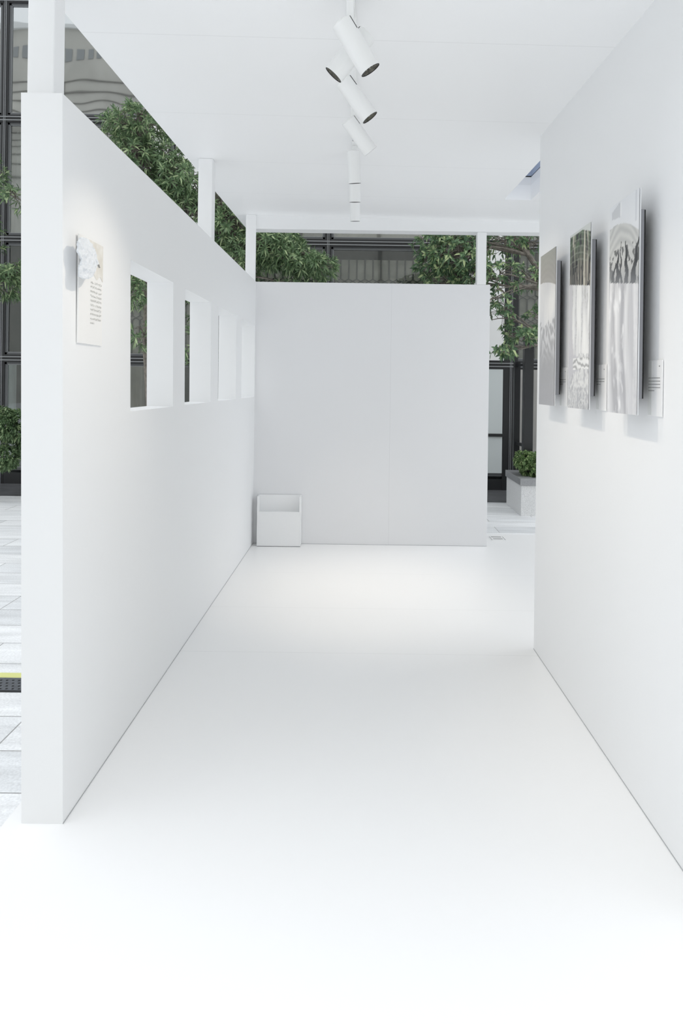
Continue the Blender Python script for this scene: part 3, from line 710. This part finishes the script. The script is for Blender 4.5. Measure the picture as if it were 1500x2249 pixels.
def tree(base, trunk_pts, clumps, label, cat='tree', group=None, lm='leaf', L=.105, W=.019, dens=1.9, r0=.06, name='tree', whorl=9):
    """clumps: (centre, (rx,ry,rz), whorls)"""
    r = empty(name, base, label, cat, group)
    tk_ = MB().tube(trunk_pts, [r0*(1-.55*i/(len(trunk_pts)-1)) for i in range(len(trunk_pts))], 10)
    trunk = wbuild(tk_, 'trunk', M['bark'], r, smooth=True)
    br = MB(); lv = MB()
    for c, (rx, ry, rz), n in clumps:
        c = Vector(c)
        st = min((Vector(q) for q in trunk_pts[1:]), key=lambda q: (q-c).length + max(0, q.z-c.z)*2)
        limb = bend(st, c, .06*(c-st).length, 7); br.tube(limb, [r0*.34*(1-.7*i/7) for i in range(8)], 7)
        subs = []
        for _ in range(max(4, n//9)):
            q = c + Vector((random.uniform(-1,1)*rx, random.uniform(-1,1)*ry, random.uniform(-1,1)*rz))*.6
            pts = bend(random.choice(limb[3:]), q, .03, 5); br.tube(pts, [.011,.010,.008,.007,.006,.005], 5); subs.append(pts)
        for _ in range(int(n*dens)):
            d = rnd_dir(); k = random.uniform(.45, 1)**.6
            tip = c + Vector((d.x*rx, d.y*ry, d.z*rz))*k
            s_pts = min((random.choice(random.choice(subs)) for _ in range(5)), key=lambda q: (q-tip).length)
            pts = bend(s_pts, tip, .02, 3); br.tube(pts, [.0045,.0038,.003,.002], 4, cap=False)
            out = (pts[-1]-pts[-2]).normalized(); out = (out*.6 + d*.5 + Vector((0,0,.35))).normalized()
            ref = out.orthogonal().normalized(); r2 = out.cross(ref); ph = random.random()*6.3
            m_ = whorl + random.randint(-2, 2)
            for q in range(m_):
                t = ph + 2*math.pi*q/m_ + random.uniform(-.2,.2); sp = random.uniform(.55, 1.25)
                dd = out*math.cos(sp) + (ref*math.cos(t)+r2*math.sin(t))*math.sin(sp)
                leaf(lv, tip - out*random.uniform(0,.05), dd, out, L*random.uniform(.7,1.2), W*random.uniform(.8,1.2))
    wbuild(br, 'branches', M['bark'], r, smooth=True)
    fo = wbuild(lv, 'foliage', M[lm], r, smooth=False)
    return r

def cl_px(px, py, Y, rpx, rpy, n, ry=.45):
    s = Y/F; return (at(px, py, Y), (rpx*s, ry, rpy*s), n)
GRP = 'slender trees in front of the glass building'
# left tree, its crown shows between wall top and canopy edge
Y = 8.3; b0 = at(325, 843, Y); b0.z = GZ
tree(b0, [b0, at(328, 880, Y), at(320, 760, Y), at(322, 650, Y), at(345, 520, Y), at(340, 400, Y)],
     [cl_px(305,275,Y-.2,62,40,60), cl_px(265,290,Y,45,30,34), cl_px(355,350,Y+.1,60,48,55,.5), cl_px(300,345,Y-.1,60,40,46), cl_px(400,400,Y,55,60,70,.5),
      cl_px(330,430,Y,70,50,60), cl_px(420,470,Y+.1,60,60,60), cl_px(330,560,Y,55,60,40), cl_px(318,640,Y,45,45,34), cl_px(322,740,Y-.3,30,34,12)],
     'leafy tree left of centre, its crown rising behind the left wall', group=GRP, r0=.05)
# second tree, crown reaching across the far gap
Y = 8.6; b0 = at(505, 843, Y); b0.z = GZ
tree(b0, [b0, at(470, 900, Y), at(425, 800, Y), at(440, 700, Y), at(500, 620, Y), at(560, 560, Y)],
     [cl_px(500,500,Y,55,50,70), cl_px(545,560,Y,60,50,80), cl_px(590,535,Y-.2,50,36,60), cl_px(620,560,Y,60,36,80,.5), cl_px(665,575,Y-.1,50,28,46),
      cl_px(705,585,Y-.1,38,24,34), cl_px(640,530,Y+.2,36,20,20), cl_px(590,505,Y,45,18,26), cl_px(470,450,Y,45,45,50), cl_px(420,650,Y,30,60,28), cl_px(655,640,Y,70,30,20), cl_px(425,760,Y-.3,26,50,10)],
     'bushy tree filling the left half of the gap above the far wall', group=GRP, r0=.06)
# right tree with glossy broader leaves
Y = 8.8; b0 = at(1300, 843, Y); b0.z = GZ+.43
tree(b0, [b0, at(1290, 860, Y), at(1250, 760, Y), at(1215, 640, Y), at(1160, 560, Y), at(1100, 480, Y)],
     [cl_px(1000,560,Y-.2,66,46,95), cl_px(950,575,Y,44,38,50), cl_px(1010,525,Y,60,24,46), cl_px(945,530,Y,42,18,20), cl_px(1040,600,Y-.2,50,34,50), cl_px(985,610,Y,60,26,40),
      cl_px(1100,530,Y,60,30,26), cl_px(1160,530,Y+.2,50,30,26), cl_px(1100,600,Y-.3,50,34,16), cl_px(1165,610,Y,40,36,14), cl_px(1098,680,Y-.3,34,44,18), cl_px(1140,738,Y-.4,34,18,20),
      cl_px(1100,770,Y-.5,34,14,14), cl_px(1085,655,Y-.4,30,30,8), cl_px(1185,690,Y,30,30,10)],
     'glossy leaved tree right of centre with bare pale twigs reaching past the far wall', group=GRP, lm='leaf2', L=.085, W=.028, r0=.06, whorl=6, dens=1.6)
# tree at the left edge
Y = 8.9; b0 = at(-40, 843, Y); b0.z = GZ
tree(b0, [b0, at(-42, 900, Y), at(-30, 760, Y), at(-20, 600, Y), at(-25, 420, Y)],
     [cl_px(22,620,Y,36,36,44), cl_px(45,600,Y,26,22,20), cl_px(46,440,Y,16,28,12), cl_px(-60,520,Y,60,80,60), cl_px(-40,380,Y,50,60,40)],
     'thin tree at the left edge, hanging leaves in front of the glass', group=GRP, r0=.045)

def shrub(base, clumps, label, name, stems, lm='hedge_leaf', L=.05, W=.022):
    r = empty(name, base, label, 'shrub')
    st = MB()
    for s in stems: st.tube(s, [.014,.012,.010][:len(s)] if len(s) <= 3 else .012, 6)
    wbuild(st, 'stem', M['bark'], r, smooth=True); lv = MB()
    for c, (rx, ry, rz), n in clumps:
        for _ in range(n):
            d = rnd_dir(); k = random.uniform(.5, 1)**.4; p = c + Vector((d.x*rx, d.y*ry, d.z*rz))*k
            for q in range(6): leaf(lv, p, (d + rnd_dir()*.9).normalized(), Vector((0,0,1)), L*random.uniform(.7,1.2), W*random.uniform(.8,1.2))
    wbuild(lv, 'foliage', M[lm], r)
Y = 8.75
cs = [cl_px(1165,1020,Y,26,26,260,.22), cl_px(1150,1010,Y-.05,18,18,110,.18), cl_px(1205,1018,Y,40,30,200,.22)]
b0 = at(1165, 1040, Y)
shrub((b0.x, b0.y, GZ+.43), cs, 'clipped light green shrub growing in the granite planter', 'clipped_shrub', [[(b0.x+dx, b0.y, GZ+.43), (b0.x+dx*1.3, b0.y, GZ+.62)] for dx in (-.05,.05,.2)])
Y = 9.0
cs = [cl_px(30,935,Y,34,34,300,.25), cl_px(-10,930,Y,40,36,220,.25), cl_px(14,1003,Y-.1,24,24,190,.18), cl_px(46,960,Y,14,26,90,.15)]
b0 = at(-30, 940, Y)
shrub((b0.x, b0.y, GZ), cs, 'green trailing shrub at the left edge near the ground', 'trailing_shrub', [[(b0.x, b0.y, GZ), (b0.x-.01, b0.y, .4), (b0.x, b0.y, 1.0)], [(b0.x-.25, b0.y, GZ), (b0.x-.2, b0.y, .6), (b0.x-.1, b0.y, 1.0)]], lm='leaf', L=.07, W=.026)
